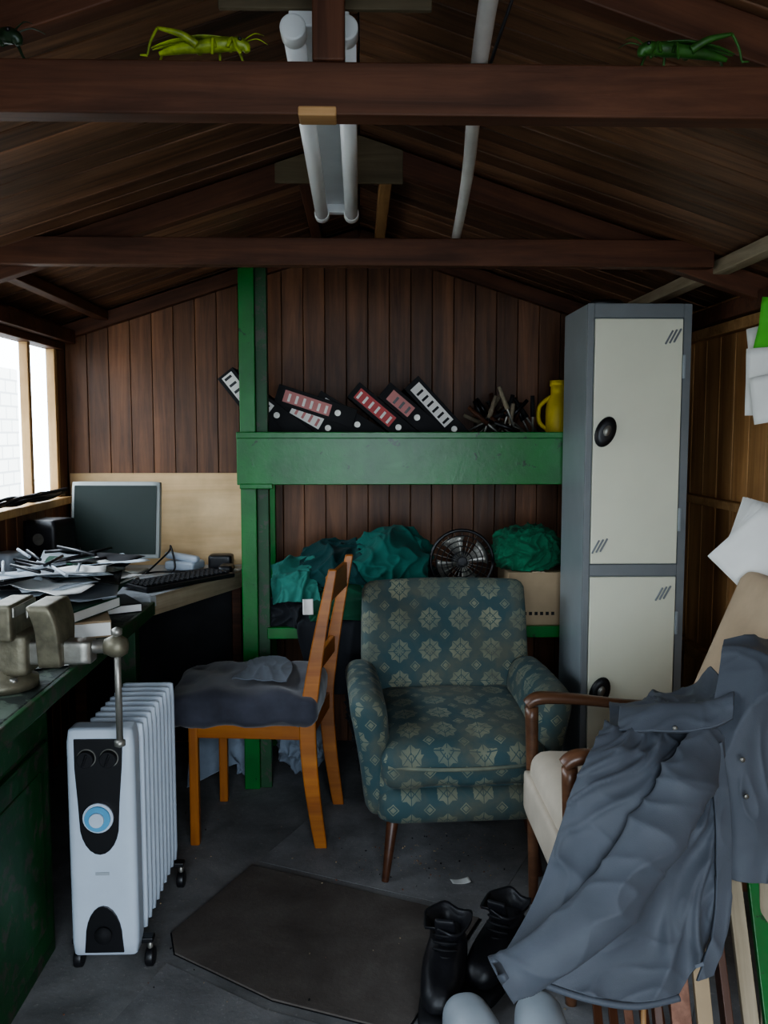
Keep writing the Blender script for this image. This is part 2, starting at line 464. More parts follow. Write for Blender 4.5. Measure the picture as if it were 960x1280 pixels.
prism_y('wall_back_backing',[(-XW-.05,0),(XW+.05,0),(XW+.05,EV+.03),(0,RG+.05),(-XW-.05,EV+.03)],YB+.022,YB+.05,M_dark,None,0)
WZ0,WZ1,WY0,WY1=1.12,1.765,1.2,3.78
L=[]
y=YF
while y<YB-.001:
    y1=min(y+.1,YB)
    inwin = y1>WY0+.02 and y<WY1-.02
    if inwin:
        L.append(((-XW-.02,y+.002,0),(-XW,y1-.002,WZ0))); L.append(((-XW-.02,y+.002,WZ1),(-XW,y1-.002,EV)))
    else: L.append(((-XW-.02,y+.002,0),(-XW,y1-.002,EV)))
    y=y1
boxes('wall_left',L,M_wallv,bev=.003)
boxes('wall_left_backing',[((-XW-.04,YF,0),(-XW-.022,YB+.05,WZ0)),((-XW-.04,YF,WZ1),(-XW-.022,YB+.05,EV+.02)),((-XW-.04,YF,0),(-XW-.022,WY0,EV)),((-XW-.04,WY1,0),(-XW-.022,YB+.05,EV))],M_dark,bev=0)
L=[];y=YF
while y<YB-.001:
    y1=min(y+.125,YB); L.append(((XW,y+.0015,0),(XW+.02,y1-.0015,EV))); y=y1
boxes('wall_right',L,M_wallr_lit,bev=.003)
bb('wall_right_backing',(XW+.022,YF,0),(XW+.04,YB+.05,EV+.02),M_dark,bev=0)
DX0,DX1=-.55,.75
prism_y('wall_front',[(-XW,0),(DX0,0),(DX0,1.9),(DX1,1.9),(DX1,0),(XW,0),(XW,EV),(0,RG),(-XW,EV)],YF-.03,YF,M_wallv,None,0)
def roof_side(sgn,name):
    e=empty(name)
    th=math.atan(SL); Ls=(XW+.14)/math.cos(th); bw=.088
    rr=random.Random(4 if sgn>0 else 9)
    V=[];F=[]; y=YF-.1
    while y<YB+.06:
        y1=y+bw*rr.uniform(.92,1.08); off=rr.uniform(0,.003)
        n=len(V)
        for a in (0,Ls):
            for yy in (y+.0015,y1-.0015):
                for z in (off,.016+off): V.append((a,yy,z))
        F += [tuple(n+i for i in f) for f in BF]
        y=y1
    o=mk('boards',V,F,M_roof,e); bevel(o,.003,2)
    x=Vector((sgn*math.cos(th),0,-math.sin(th))); z=Vector((sgn*math.sin(th),0,math.cos(th)))
    yv=z.cross(x)
    m=Matrix((x,yv,z)).transposed().to_4x4()
    m.translation=(0,0 if sgn>0 else (YF-.1+YB+.06),RG)
    o.matrix_local=m
    mk('felt',[(0,YF-.1,RG+.022),(0,YB+.08,RG+.022),(sgn*(XW+.16),YB+.08,RG+.022-(XW+.16)*SL),(sgn*(XW+.16),YF-.1,RG+.022-(XW+.16)*SL)],[(0,1,2,3)],M_dark,e)
roof_side(-1,'ceiling'); roof_side(1,'ceiling')
def truss(y,post=True):
    e=empty('roof_truss')
    beam('tie_beam',(-1.06,y,1.93),(1.06,y,1.93),.045,.08,M_beam,e)
    h=.07
    for s in (-1,1):
        beam('rafter_%d'%(s+2),(0,y+.047,RG-h/2-.004),(s*1.275,y+.047,roofz(1.275)-h/2-.004),.045,h,M_beam,e)
    if post: beam('king_post',(-.047,y-.0,1.97),(-.047,y-.0,2.235),.05,.055,M_beam,e)
    return e
t1=truss(1.44)
prism_y('gusset',[(-.23,2.09),(.12,2.09),(.12,roofz(.12)-.006),(0,RG-.006),(-.23,roofz(.23)-.006)],1.512,1.524,M_gusset,t1)
bb('notch_patch',(-.095,1.415,1.888),(-.035,1.46,1.903),M_batten,t1)
t2=truss(2.68,False)
prism_y('gusset',[(-.25,2.135),(.13,2.135),(.13,roofz(.13)-.006),(0,RG-.006),(-.25,roofz(.25)-.006)],2.69,2.703,M_gusset,t2)
e=empty('roof_truss')
for s in (-1,1): beam('gable_rafter_%d'%(s+2),(0,YB-.025,RG-.045),(s*1.27,YB-.025,roofz(1.27)-.04),.045,.06,M_beam,e)
bb('trim_1',(-1.26,YF,1.775),(-1.215,YB-.05,1.83),M_beam)
bb('trim_2',(1.215,YF,1.775),(1.26,YB-.05,1.83),M_beam)
beam('roof_purlin',(-1.1,2.78,roofz(1.1)-.022),(-1.1,3.86,roofz(1.1)-.022),.05,.04,M_beam)
beam('roof_purlin',(1.1,1.0,roofz(1.1)-.022),(1.1,3.86,roofz(1.1)-.022),.05,.04,M_pale)
beam('ridge_batten',(-.17,2.78,2.195),(-.17,3.84,2.195),.04,.055,M_beam)
beam('ridge_batten',(.085,2.78,2.215),(.085,3.84,2.215),.04,.055,M_batten)
bb('trim_3',(1.24,1.2,1.135),(1.279,YB-.01,1.165),M_batten)
bb('trim_4',(1.24,1.2,1.735),(1.279,YB-.01,1.772),M_batten)
bb('trim_5',(1.24,1.2,.56),(1.279,YB-.01,.60),M_batten)
e=empty('window_1')
bb('sill',(-1.33,WY0-.03,1.095),(-1.235,WY1+.03,1.125),M_winframe,e)
bb('head',(-1.32,WY0-.03,1.745),(-1.25,WY1+.03,1.775),M_beam,e)
for i,yy in enumerate((WY0,2.15,2.85,3.47,WY1-.012)):
    bb('mullion_%d'%i,(-1.31,yy-.015,1.12),(-1.275,yy+.015,1.75),M_winframe,e)
def glassm():
    m,nt,b=newmat('dusty_glass'); out=nt.nodes['Material Output']
    tr=nt.nodes.new('ShaderNodeBsdfTransparent'); gl=nt.nodes.new('ShaderNodeBsdfDiffuse'); mx=nt.nodes.new('ShaderNodeMixShader')
    gl.inputs['Color'].default_value=(.8,.85,.9,1)
    mx.inputs[0].default_value=.08; nt.links.new(tr.outputs[0],mx.inputs[1]); nt.links.new(gl.outputs[0],mx.inputs[2]); nt.links.new(mx.outputs[0],out.inputs['Surface'])
    return m
mk('pane',[(-1.30,WY0,1.12),(-1.30,WY1,1.12),(-1.30,WY1,1.75),(-1.30,WY0,1.75)],[(0,1,2,3)],glassm(),e)
bb('exterior_block_wall',(-3.2,-3,-.07),(-3.05,8,1.95),M_brick,bev=0)
bb('plywood_sheet',(-1.27,YB-.014,.80),(-.47,YB-.002,1.22),M_ply)

# ------------------------------------------------------------------ green shelf
e=empty('green_shelving')
bb('post_1',(-.455,3.36,0),(-.395,3.41,2.12),M_green,e)
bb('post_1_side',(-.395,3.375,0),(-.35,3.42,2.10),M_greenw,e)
bb('post_2',(1.1,3.41,0),(1.2,3.46,1.45),M_green,e)
bb('fascia',(-.465,3.335,1.20),(1.22,3.36,1.40),M_green,e)
bb('fascia_lip',(-.465,3.325,1.375),(1.22,3.345,1.40),M_green,e)
bb('shelf_upper',(-.45,3.41,1.33),(1.22,3.885,1.35),M_green,e)
bb('fascia_lower',(-.36,3.36,.60),(1.22,3.385,.645),M_green,e)
bb('shelf_lower',(-.36,3.385,.61),(1.22,3.885,.63),M_green,e)
bb('post_back',(-.42,3.84,0),(-.37,3.88,1.33),M_green,e)
bb('bracket',(-.455,3.33,1.185),(-.33,3.36,1.205),M_green,e)

# ------------------------------------------------------------------ locker
e=empty('metal_locker')
x0,x1,y0,y1=.766,1.12,2.98,3.318
bb('carcass',(x0,y0+.012,0.0),(x1,y1,1.83),M_locker,e,.004)
boxes('front_frame',[((x0,y0,0),(x0+.022,y0+.012,1.83)),((x1-.028,y0,0),(x1,y0+.012,1.83)),((x0+.022,y0,1.782),(x1-.028,y0+.012,1.83)),((x0+.022,y0,.905),(x1-.028,y0+.012,.945)),((x0+.022,y0,0),(x1-.028,y0+.012,.075))],M_lockf,e)
bb('door_upper',(x0+.025,y0-.004,.948),(x1-.031,y0+.012,1.779),M_cream,e,.003)
bb('door_lower',(x0+.025,y0-.004,.078),(x1-.031,y0+.012,.902),M_cream,e,.003)
for k,(zz) in enumerate((1.40,.50)):
    h=lathe('handle_%d'%k,[(.001,0),(.032,0),(.036,.006),(.034,.014),(.02,.017),(.001,.017)],M_black,e,(x0+.065,y0-.004,zz),(R(90),0,0))
    h.scale=(.95,1.5,1); h.rotation_euler=(R(90),R(22),0)
    g=lathe('latch_%d'%k,[(.001,0),(.012,0),(.012,.006),(.001,.006)],M_metal,e,(x0+.067,y0-.021,zz+.004),(R(90),0,0)); g.scale=(1,1.6,1); g.rotation_euler=(R(90),R(22),0)
for k,(xx,zz) in enumerate(((x1-.065,1.72),(x0+.055,1.01),(x1-.075,.845))):
    for j in range(3):
        box('vent_%d_%d'%(k,j),(.006,.006,.052),(xx+(j-1)*.014,y0-.006,zz+(j-1)*.003),M_lockf,e,rot=(0,R(28),0),bev=.002)
for k,zz in enumerate((1.62,1.1,.74,.25)):
    bb('hinge_%d'%k,(x1-.03,y0-.006,zz-.04),(x1-.02,y0+.002,zz+.04),M_locker,e,.002)
h=empty('door_pull_handle')
h1=lathe('grip',[(.001,0),(.02,0),(.024,.008),(.018,.02),(.001,.022)],M_black,h,(.85,3.06,1.832)); h1.scale=(2.6,1.2,1.0)

# ------------------------------------------------------------------ bench & desk
e=empty('workbench')
bb('top',(-1.275,.3,.765),(-.74,3.1,.80),M_benchtop,e,.006)
bb('front_edge',(-.742,.3,.755),(-.728,3.1,.80),M_greenw,e,.003)
bb('cabinet',(-1.26,.3,.0),(-.83,2.3,.765),M_greenw,e,.004)
for i,(a,b_) in enumerate(((.75,1.22),(1.28,1.75),(1.81,2.25))):
    bb('door_%d'%i,(-.832,a,.06),(-.815,b_,.60),M_greenw,e,.004)
    bb('door_panel_%d'%i,(-.818,a+.06,.12),(-.810,b_-.06,.54),M_greenw,e,.004)
    bb('drawer_%d'%i,(-.832,a,.62),(-.815,b_,.74),M_greenw,e,.004)
    for zz in (.16,.5): bb('hinge_%d_%d'%(i,int(zz*100)),(-.815,a-.015,zz-.03),(-.803,a+.015,zz+.03),M_green,e,.002)
bb('leg',(-.83,2.98,0),(-.77,3.04,.765),M_greenw,e)
e=empty('corner_desk')
P=[(-1.275,3.105),(-.745,3.105),(-.51,3.70),(-.51,3.88),(-1.275,3.88)]
prism_z('desk_top',P,.775,.815,plain('desk_laminate',(.38,.40,.42),.45),e,.003)
beam('desk_edge',(-.748,3.115,.78),(-.505,3.70,.78),.012,.07,M_pale,e)
bb('desk_leg',(-.56,3.80,0),(-.52,3.84,.775),M_beam,e)
bb('desk_leg_2',(-1.25,3.80,0),(-1.2,3.84,.775),M_beam,e)
bb('under_desk_shade',(-1.27,3.86,.02),(-.50,3.885,.775),M_blackm,e)  # black sheet over the wall boards, standing in for shade under the desk

e=empty('computer_monitor',(-1.0,3.6,.815),R(-3))
mo=R(-8)
rbox('casing',(.365,.035,.315),.008,(0,.02,.225),M_bezel,e,(mo,0,0),8)
box('screen',(.338,.004,.28),(0,.0005,.228),M_screen,e,(mo,0,0),.001)
cyl('neck',(0,.045,.0),(0,.045,.13),.022,M_bezel,e)
rbox('foot',(.2,.16,.016),.007,(0,.04,.008),M_bezel,e,n=6)
e=empty('computer_keyboard',(-.70,3.40,.816),R(52))
box('body',(.44,.155,.018),(0,0,.013),M_black,e,(R(3),0,0),.005)
L=[]
for r_ in range(5):
    for c_ in range(17):
        L.append(((-.21+c_*.0247,-.062+r_*.026,.02),(-.21+c_*.0247+.019,-.062+r_*.026+.020,.028)))
boxes('keys',L,M_blackm,e,.002)
e=empty('mouse',(-.56,3.66,.815)); rbox('shell',(.06,.1,.034),.016,(0,0,.017),M_black,e,n=8)
e=empty('router_box',(-.60,3.78,.815)); rbox('body',(.1,.08,.06),.01,(0,0,.03),M_black,e,n=6)
e=empty('desk_telephone',(-.75,3.75,.815),R(-20))
rbox('base',(.14,.11,.04),.014,(0,0,.02),M_white,e,n=8); rbox('handset',(.16,.04,.03),.014,(0,-.02,.055),M_white,e,n=8,rot=(0,R(6),0))

e=empty('computer_speaker',(-1.17,3.33,.815),R(-12))
rbox('body',(.13,.15,.26),.008,(0,0,.13),M_black,e,n=6); cyl('cone',(0,-.076,.09),(0,-.079,.09),.045,M_blackm,e); cyl('tweeter',(0,-.076,.19),(0,-.079,.19),.022,M_metal,e)
e=empty('white_power_adapter',(-1.21,3.03,.80),R(-20)); rbox('body',(.10,.11,.19),.02,(0,0,.095),M_white,e,n=8); rbox('vent',(.07,.01,.05),.004,(0,-.056,.12),M_black,e,n=4)
e=empty('radio_set',(-1.22,2.7,.80),R(-4)); rbox('body',(.08,.2,.2),.015,(0,0,.10),M_black,e,n=6); tube('aerial',[(0,.08,.19),(.01,.1,.32)],.002,M_metal,e,6,0); cyl('knob',(.04,.04,.14),(.05,.04,.14),.02,M_metal,e)

e=empty('cable_bundle')
rs=random.Random(3)
for k in range(7):
    pts=[]
    for i in range(9):
        yy=2.3+i*.18; pts.append((-1.25+rs.uniform(-.01,.02),yy,1.135+rs.uniform(0,.028)))
    tube('cable_%d'%k,pts,.006,M_black if k%2 else M_blackm,e,8,5)
e=empty('desk_cables')
for k,pts in enumerate([[(-.88,3.58,.82),(-.80,3.66,.9),(-.78,3.62,.93),(-.76,3.6,.85),(-.78,3.62,.822)],[(-.9,3.56,.822),(-.84,3.62,.824),(-.74,3.64,.822),(-.62,3.71,.824)],[(-.98,3.45,.823),(-.9,3.40,.823),(-.88,3.48,.822),(-.93,3.55,.822)],[(-.95,3.25,.822),(-.98,3.2,.822),(-1.0,3.3,.822),(-1.08,3.25,.83)]]):
    tube('cable_%d'%k,pts,.004,M_black,e,8,8)

e=empty('paper_and_book_pile')
rs=random.Random(11)
def book(n,x,y,z,w,d,h,rz,m):
    box('book_%d_cover'%n,(w,d,h),(x,y,z+h/2),m,e,(0,0,rz),.002)
    box('book_%d_pages'%n,(w*.97,d*.97,h*.75),(x+.004*math.cos(rz),y-.006,z+h/2),M_paper,e,(0,0,rz),0)
book(0,-.90,2.62,.80,.28,.22,.05,R(20),M_card); book(1,-.90,2.64,.852,.22,.3,.035,R(-15),M_dgreen)
book(2,-1.05,2.44,.80,.3,.20,.04,R(5),M_black); book(3,-1.03,2.80,.80,.26,.3,.07,R(12),M_greysh)
book(4,-1.03,2.46,.842,.20,.26,.03,R(20),M_blackm); book(5,-.86,2.97,.80,.18,.2,.03,R(30),M_black)
for i in range(34):
    x=rs.uniform(-1.04,-.84); y=rs.uniform(2.46,2.98)
    sheet('sheet_%d'%i,(x,y,.89+.0026*i if i>8 else .875+.002*i),rs.uniform(0,3.1),[M_paper,M_paperb,M_dgreen,M_greysh,M_paper,M_blackm][i%6],e,w=.15+.06*(i%2),h=.21+.07*(i%3==0),curl=rs.uniform(.01,.03),tilt=(rs.uniform(-.06,.06),rs.uniform(-.06,.06)),seed=i)
for i in range(18):
    x=rs.uniform(-1.04,-.83); y=rs.uniform(2.47,3.0); a=rs.uniform(0,3.1); l=rs.uniform(.05,.1); z=.975+.003*i
    cyl('pen_%d'%i,(x-l*math.cos(a),y-l*math.sin(a),z),(x+l*math.cos(a),y+l*math.sin(a),z+.01),.005,[M_black,M_greysh,M_black][i%3],e,seg=8)
e=empty('loose_sheets')
for i in range(9):
    x=rs.uniform(-1.17,-1.08); y=rs.uniform(1.92,2.20)
    sheet('loose_sheet_%d'%i,(x,y,.803+.002*i),rs.uniform(0,3.1),[M_paper,M_paperb,M_card][i%3],e,w=.12,h=.16,curl=.008,seed=i+40)
e=empty('hardback_book',(-.84,2.25,.80),R(25))
box('cover',(.15,.11,.035),(0,0,.0185),M_blackm,e,bev=.002); box('pages',(.145,.105,.027),(.004,-.004,.0185),M_paper,e,bev=0)
e=empty('black_tool_case',(-1.0,1.70,.80),R(8))
rbox('case',(.26,.17,.055),.012,(0,0,.0285),M_black,e,n=8); tube('case_handle',[(-.05,-.085,.03),(-.045,-.11,.03),(.045,-.11,.03),(.05,-.085,.03)],.006,M_blackm,e)
e=empty('bench_hand_tools')
for i,(x,y,a,l,m) in enumerate(((-.80,2.37,.5,.07,M_red),(-.79,2.43,1.0,.08,M_black),(-.95,2.27,.2,.07,M_yellow),(-.98,2.23,-.3,.06,M_black))):
    d_=Vector((math.cos(a),math.sin(a),0)); c_=Vector((x,y,.811))
    cyl('driver_handle_%d'%i,c_-d_*l*.5,c_,.010,m,e,.008,bev=.002); cyl('driver_shank_%d'%i,c_,c_+d_*l*.7,.003,M_metal,e,seg=8)

# ------------------------------------------------------------------ bench vise
e=empty('bench_vise')
vy=2.06
lathe('swivel_base',[(.085,0),(.085,.02),(.06,.03),(.055,.05)],M_vise,e,(-.85,vy,.801))
rbox('fixed_body',(.24,.10,.10),.012,(-.89,vy,.885),M_vise,e,n=8)
rbox('fixed_jaw',(.055,.15,.085),.005,(-.82,vy,.965),M_vise,e,n=8)
rbox('anvil',(.09,.08,.05),.005,(-.95,vy,.945),M_vise,e,n=6)
rbox('slide_bar',(.22,.055,.055),.005,(-.74,vy,.885),M_metal,e,n=6)
rbox('moving_jaw',(.055,.15,.15),.007,(-.718,vy,.93),M_vise,e,n=8, fn=lambda p:Vector((p.x+.02*(p.z/.08)**2*-1*(1 if p.z>0 else 0),p.y*(.65+.35*(p.z+.08)/.16),p.z)))
box('jaw_plate_1',(.006,.14,.025),(-.789,vy,.99),M_metal,e); box('jaw_plate_2',(.006,.14,.025),(-.757,vy,.99),M_metal,e)
cyl('screw',(-.7,vy,.895),(-.60,vy,.895),.016,M_metal,e)
for k in range(4): cyl('bolt_%d'%k,(-.85+.068*math.cos(k*1.57+.8),vy+.068*math.sin(k*1.57+.8),.82),(-.85+.068*math.cos(k*1.57+.8),vy+.068*math.sin(k*1.57+.8),.832),.01,M_metal,e,seg=6)
lathe('screw_head',[(.001,-.03),(.018,-.026),(.026,-.008),(.026,.012),(.018,.026),(.001,.03)],M_vise,e,(-.578,vy,.895),(0,R(90),0))
cyl('handle_bar',(-.575,vy,.925),(-.575,vy,.665),.008,M_metal,e)
lathe('handle_knob_1',[(.001,-.012),(.013,-.006),(.013,.006),(.001,.012)],M_metal,e,(-.575,vy,.93)); lathe('handle_knob_2',[(.001,-.012),(.013,-.006),(.013,.006),(.001,.012)],M_metal,e,(-.575,vy,.66))

# ------------------------------------------------------------------ oil heater
e=empty('oil_filled_radiator')
hx=-.655
for i in range(9):
    yy=2.255+i*.046
    rbox('fin_%d'%i,(.155,.022,.56),.010,(hx+.012,yy,.365),M_white,e,n=10,fn=lambda p:Vector((p.x,p.y*(.35+.65*min(1,abs(p.x)/.05)),p.z)))
cyl('oil_tube_top',(hx+.012,2.24,.57),(hx+.012,2.64,.57),.02,M_white,e); cyl('oil_tube_bottom',(hx+.012,2.24,.16),(hx+.012,2.64,.16),.02,M_white,e)
rbox('control_housing',(.17,.075,.60),.018,(hx,2.195,.36),M_white,e,n=12)
def plate(name,pts,y,th,mat,par): return prism_y(name,pts,y-th,y,mat,par,.002)
pts=[(hx-.062,.636),(hx+.060,.636),(hx+.056,.56),(hx+.048,.47)]+[(hx-.004+.050*math.cos(a),.42-.085*math.sin(a)) for a in [i*math.pi/12 for i in range(1,12)]]+[(hx-.056,.47),(hx-.062,.56)]
plate('control_panel',pts,2.158,.004,M_black,e)
for k,xx in enumerate((hx-.030,hx+.026)):
    cyl('knob_%d'%k,(xx,2.155,.588),(xx,2.135,.588),.021,M_blackm,e,bev=.003); cyl('knob_rim_%d'%k,(xx,2.156,.588),(xx,2.152,.588),.0235,M_metal,e); box('knob_grip_%d'%k,(.006,.006,.034),(xx,2.133,.588),M_black,e,(0,R(20),0))
cyl('thermostat_ring',(hx-.004,2.155,.435),(hx-.004,2.145,.435),.038,M_white,e); cyl('thermostat_dial',(hx-.004,2.146,.435),(hx-.004,2.138,.435),.032,M_blue,e); cyl('thermostat_cap',(hx-.004,2.14,.435),(hx-.004,2.13,.435),.018,M_white,e)
pts=[(hx-.05,.075),(hx+.05,.075)]+[(hx+.047*math.cos(a),.11+.09*math.sin(a)) for a in [i*math.pi/12 for i in range(0,13)]]
plate('cord_store',pts,2.158,.004,M_black,e)
lathe('cord_hook',[(.001,0),(.02,0),(.022,.01),(.001,.012)],M_blackm,e,(hx,2.155,.125),(R(90),0,0))
box('maker_label',(.035,.001,.008),(hx,2.156,.285),M_greysh,e,bev=0)
for k,(xx,yy) in enumerate(((hx-.085,2.22),(hx+.10,2.22),(hx-.085,2.62),(hx+.10,2.62))):
    cyl('castor_%d'%k,(xx-.011,yy,.025),(xx+.011,yy,.025),.025,M_black,e,bev=.004); cyl('castor_stem_%d'%k,(xx,yy,.03),(xx,yy,.075),.007,M_metal,e)
for k,yy in enumerate((2.22,2.62)): beam('axle_%d'%k,(hx-.1,yy,.075),(hx+.11,yy,.075),.03,.014,M_black,e)
tube('cord',[(hx,2.18,.08),(hx-.02,2.3,.012),(hx-.05,2.5,.01),(hx-.1,2.9,.01)],.004,M_white,e)

# ------------------------------------------------------------------ dining chair (faces the desk)
e=empty('dining_chair')
NF=(-.563,2.905);NR=(-.165,2.87);FF=(-.52,3.26);FR=(-.115,3.22)
def leg(n,a,b,w0,w1): return beam(n,a,b,w0,w1,M_chairw,e,.005)
leg('leg_front_near',(*NF,0),(NF[0],NF[1],.44),.032,.034); leg('leg_front_far',(*FF,0),(*FF,.44),.032,.034)
def backpost(nm,bx,by):
    prof=[(.03,0),(.0,.22),(-.012,.42),(.002,.55),(.035,.75),(.075,.95)]
    C=crv([(p[0],0,p[1]) for p in prof],6); w=.024;V=[];F=[]
    for i,c in enumerate(C):
        t=i/(len(C)-1); ww=w*(.85+.5*math.sin(math.pi*min(1,t*1.0)))*(1-.3*t)
        for dy in (-.014,.014):
            V.append((bx+c.x-ww,by+dy,c.z)); V.append((bx+c.x+ww,by+dy,c.z))
    for i in range(len(C)-1):
        a=i*4; F+= [(a,a+1,a+5,a+4),(a+2,a+6,a+7,a+3),(a,a+4,a+6,a+2),(a+1,a+3,a+7,a+5)]
    F+=[(0,2,3,1),(len(V)-4,len(V)-3,len(V)-1,len(V)-2)]
    bevel(mk(nm,V,F,M_chairw,e),.004)
backpost('leg_back_near',NR[0],NR[1]); backpost('leg_back_far',FR[0],FR[1])
beam('rail_near',(NF[0],NF[1],.405),(NR[0],NR[1],.405),.022,.06,M_chairw,e); beam('rail_far',(FF[0],FF[1],.405),(FR[0],FR[1],.405),.022,.06,M_chairw,e)
beam('rail_front',(NF[0],NF[1],.405),(FF[0],FF[1],.405),.022,.06,M_chairw,e); beam('rail_back',(NR[0]-.01,NR[1],.405),(FR[0]-.01,FR[1],.405),.022,.06,M_chairw,e)
def brail(nm,z,dx,h): return beam(nm,(NR[0]+dx,NR[1]+.012,z),(FR[0]+dx,FR[1]-.012,z),.018,h,M_chairw,e,.004)
brail('back_top_rail',.88,.058,.09); brail('back_bottom_rail',.62,.012,.06)
rbox('seat_cushion',(.52,.45,.11),.035,(-.390,3.065,.475),M_seat,e,(0,0,R(-3)),22,fn=lambda p:p+Vector((.008*noise.noise(p*14),.008*noise.noise(p*11),.020*noise.noise(p*10)+.010*sharp(noise.noise(p*9+Vector((3,1,0))),6))),puff=.018)
z=.560
g=[[(-.44,2.96,z-.004),(-.36,2.94,z+.0),(-.25,2.92,z-.004)],[(-.40,3.05,z+.010),(-.32,3.04,z+.012),(-.24,3.02,z+.004)],[(-.41,3.16,z+.008),(-.33,3.15,z+.010),(-.25,3.14,z+.002)],[(-.36,3.24,z-.0),(-.32,3.24,z+.002),(-.28,3.23,z-.002)]]
drape('folded_rag',g,M_rag,e,60,60,.0035,4,18,(0,1,0),3,.004,fine=.3)

# ------------------------------------------------------------------ patterned armchair
e=empty('upholstered_armchair',(.305,2.93,0),R(3))
def armfn(s):
    def f(p):
        t=(p.z+.2)/.4
        out=.036*t*t
        nar=.62+.38*min(1,t*1.25)
        return Vector((p.x*nar+s*out,p.y*(.94+.06*t)-.015*t,p.z+.015*math.cos(p.y*5)))
    return f
rbox('seat_frame',(.54,.54,.20),.04,(0,-.03,.285),M_star,e,n=14)
rbox('front_roll',(.53,.12,.12),.055,(0,-.275,.25),M_star,e,n=12)
rbox('arm_left',(.115,.50,.40),.055,(-.268,-.04,.39),M_star,e,n=16,fn=armfn(-1))
rbox('arm_right',(.115,.50,.40),.055,(.266,-.04,.39),M_star,e,n=16,fn=armfn(1))
def backfn(p):
    t=(p.z+.32)/.64
    p=p.copy(); p.x*=(.97+.03*math.cos((t-.5)*3)); p.y+=.03*(p.x/.29)**2*-1*(.4+t*.6)
    p.z-= .012*(p.x/.29)**2*max(0,t)
    return p
rbox('backrest',(.61,.12,.64),.035,(.014,.25,.545),M_star,e,(R(-12),0,0),18,fn=backfn)
def cfn(p):
    p=p.copy(); p.z+= -.02*max(0,(-p.y-.15)/.1)
    p.z+=.010*noise.noise(p*8)+.004*sharp(noise.noise(p*9),5); p.x+=.006*noise.noise(p*12+Vector((3,3,3)))
    return p
rbox('seat_cushion',(.52,.55,.13),.048,(0,-.065,.405),M_star,e,(R(3),0,0),22,fn=cfn,puff=.02)
tube('cushion_piping',[(-.24,-.330,.385),(-.12,-.343,.38),(0,-.345,.378),(.12,-.343,.38),(.24,-.330,.385)],.006,M_star,e)
for k,(a,b_) in enumerate((((-.215,-.24,.2),(-.245,-.285,0)),((.215,-.24,.2),(.245,-.285,0)),((-.22,.2,.2),(-.24,.30,0)),((.22,.2,.2),(.24,.30,0)))):
    cyl('leg_%d'%k,b_,a,.011,M_legw,e,.02,bev=.002)

# ------------------------------------------------------------------ wooden armchair with cream upholstery (faces left)
e=empty('wooden_armchair')
def taper(nm,a,b,r0,r1): return tube(nm,[a,((a[0]+b[0])/2,(a[1]+b[1])/2,(a[2]+b[2])/2),b],[r0,(r0+r1)/2,r1],M_armw,e,12,6)
for nm,yy in (('far',2.50),('near',2.03)):
    taper('leg_front_'+nm,(.515,yy,0),(.50,yy,.60),.014,.02)
    taper('leg_back_'+nm,(1.13,yy,0),(1.0,yy,.42),.014,.02)
    taper('back_upright_'+nm,(.96,yy,.42),(1.13,yy,.90),.02,.014)
    tube('arm_'+nm,[(.485,yy,.605),(.52,yy,.625),(.62,yy,.622),(.78,yy,.605),(.92,yy,.60),(1.01,yy,.60)],[.022,.026,.022,.019,.018,.018],M_armw,e,14,8,.75)
    beam('side_rail_'+nm,(.505,yy,.33),(1.0,yy,.31),.025,.05,M_armw,e)
beam('front_rail',(.505,2.03,.31),(.505,2.50,.31),.025,.05,M_armw,e)
beam('back_rail',(1.0,2.03,.31),(1.0,2.50,.31),.025,.05,M_armw,e)
rbox('seat_cushion',(.52,.44,.14),.05,(.745,2.265,.405),M_ctan,e,(0,R(3),0),14,puff=.02)
rbox('seat_apron',(.03,.43,.12),.012,(.487,2.265,.36),M_ctan,e,n=6)
rbox('back_cushion',(.09,.47,.64),.04,(1.04,2.30,.695),M_tan,e,(0,R(22),0),14)

# jacket thrown over the chair
e=empty('grey_jacket')
mainG=[
 [(.68,2.32,.655),(.745,2.32,.665),(.82,2.32,.685),(.89,2.3,.72),(.93,2.25,.78)],
 [(.62,2.13,.665),(.70,2.12,.675),(.78,2.12,.69),(.86,2.11,.71),(.91,2.1,.75)],
 [(.545,2.0,.65),(.62,1.985,.655),(.70,1.98,.66),(.775,1.975,.665),(.85,1.98,.69)],
 [(.48,1.94,.565),(.552,1.915,.575),(.633,1.90,.57),(.724,1.90,.57),(.815,1.915,.58)],
 [(.435,1.90,.465),(.52,1.86,.47),(.608,1.85,.465),(.705,1.85,.465),(.794,1.86,.465)],
 [(.385,1.86,.37),(.465,1.82,.37),(.563,1.80,.37),(.668,1.80,.37),(.772,1.81,.36)],
 [(.335,1.82,.30),(.42,1.79,.295),(.516,1.77,.285),(.618,1.76,.28),(.722,1.77,.28)],
 [(.30,1.80,.255),(.385,1.76,.24),(.475,1.73,.225),(.57,1.72,.215),(.665,1.73,.225)]]
drape('body_panel',mainG,M_jacket,e,150,180,.019,2.6,11,(.5,.1,.75),2,.006,.12,.8)
B=[[(.90,2.12,.885),(.95,2.12,.895),(1.0,2.14,.89),(1.06,2.2,.87)],
 [(.86,2.05,.80),(.91,2.02,.82),(.96,2.0,.83),(1.04,2.0,.82)],
 [(.815,1.985,.64),(.86,1.955,.65),(.92,1.94,.65),(1.0,1.94,.65)],
 [(.815,1.96,.50),(.865,1.92,.50),(.92,1.91,.50),(1.01,1.92,.50)],
 [(.826,1.94,.385),(.87,1.90,.38),(.93,1.895,.38),(1.02,1.91,.38)]]
drape('side_panel',B,M_jacket,e,90,120,.010,2.5,10,(.1,0,1),8,.006,.08,.6)
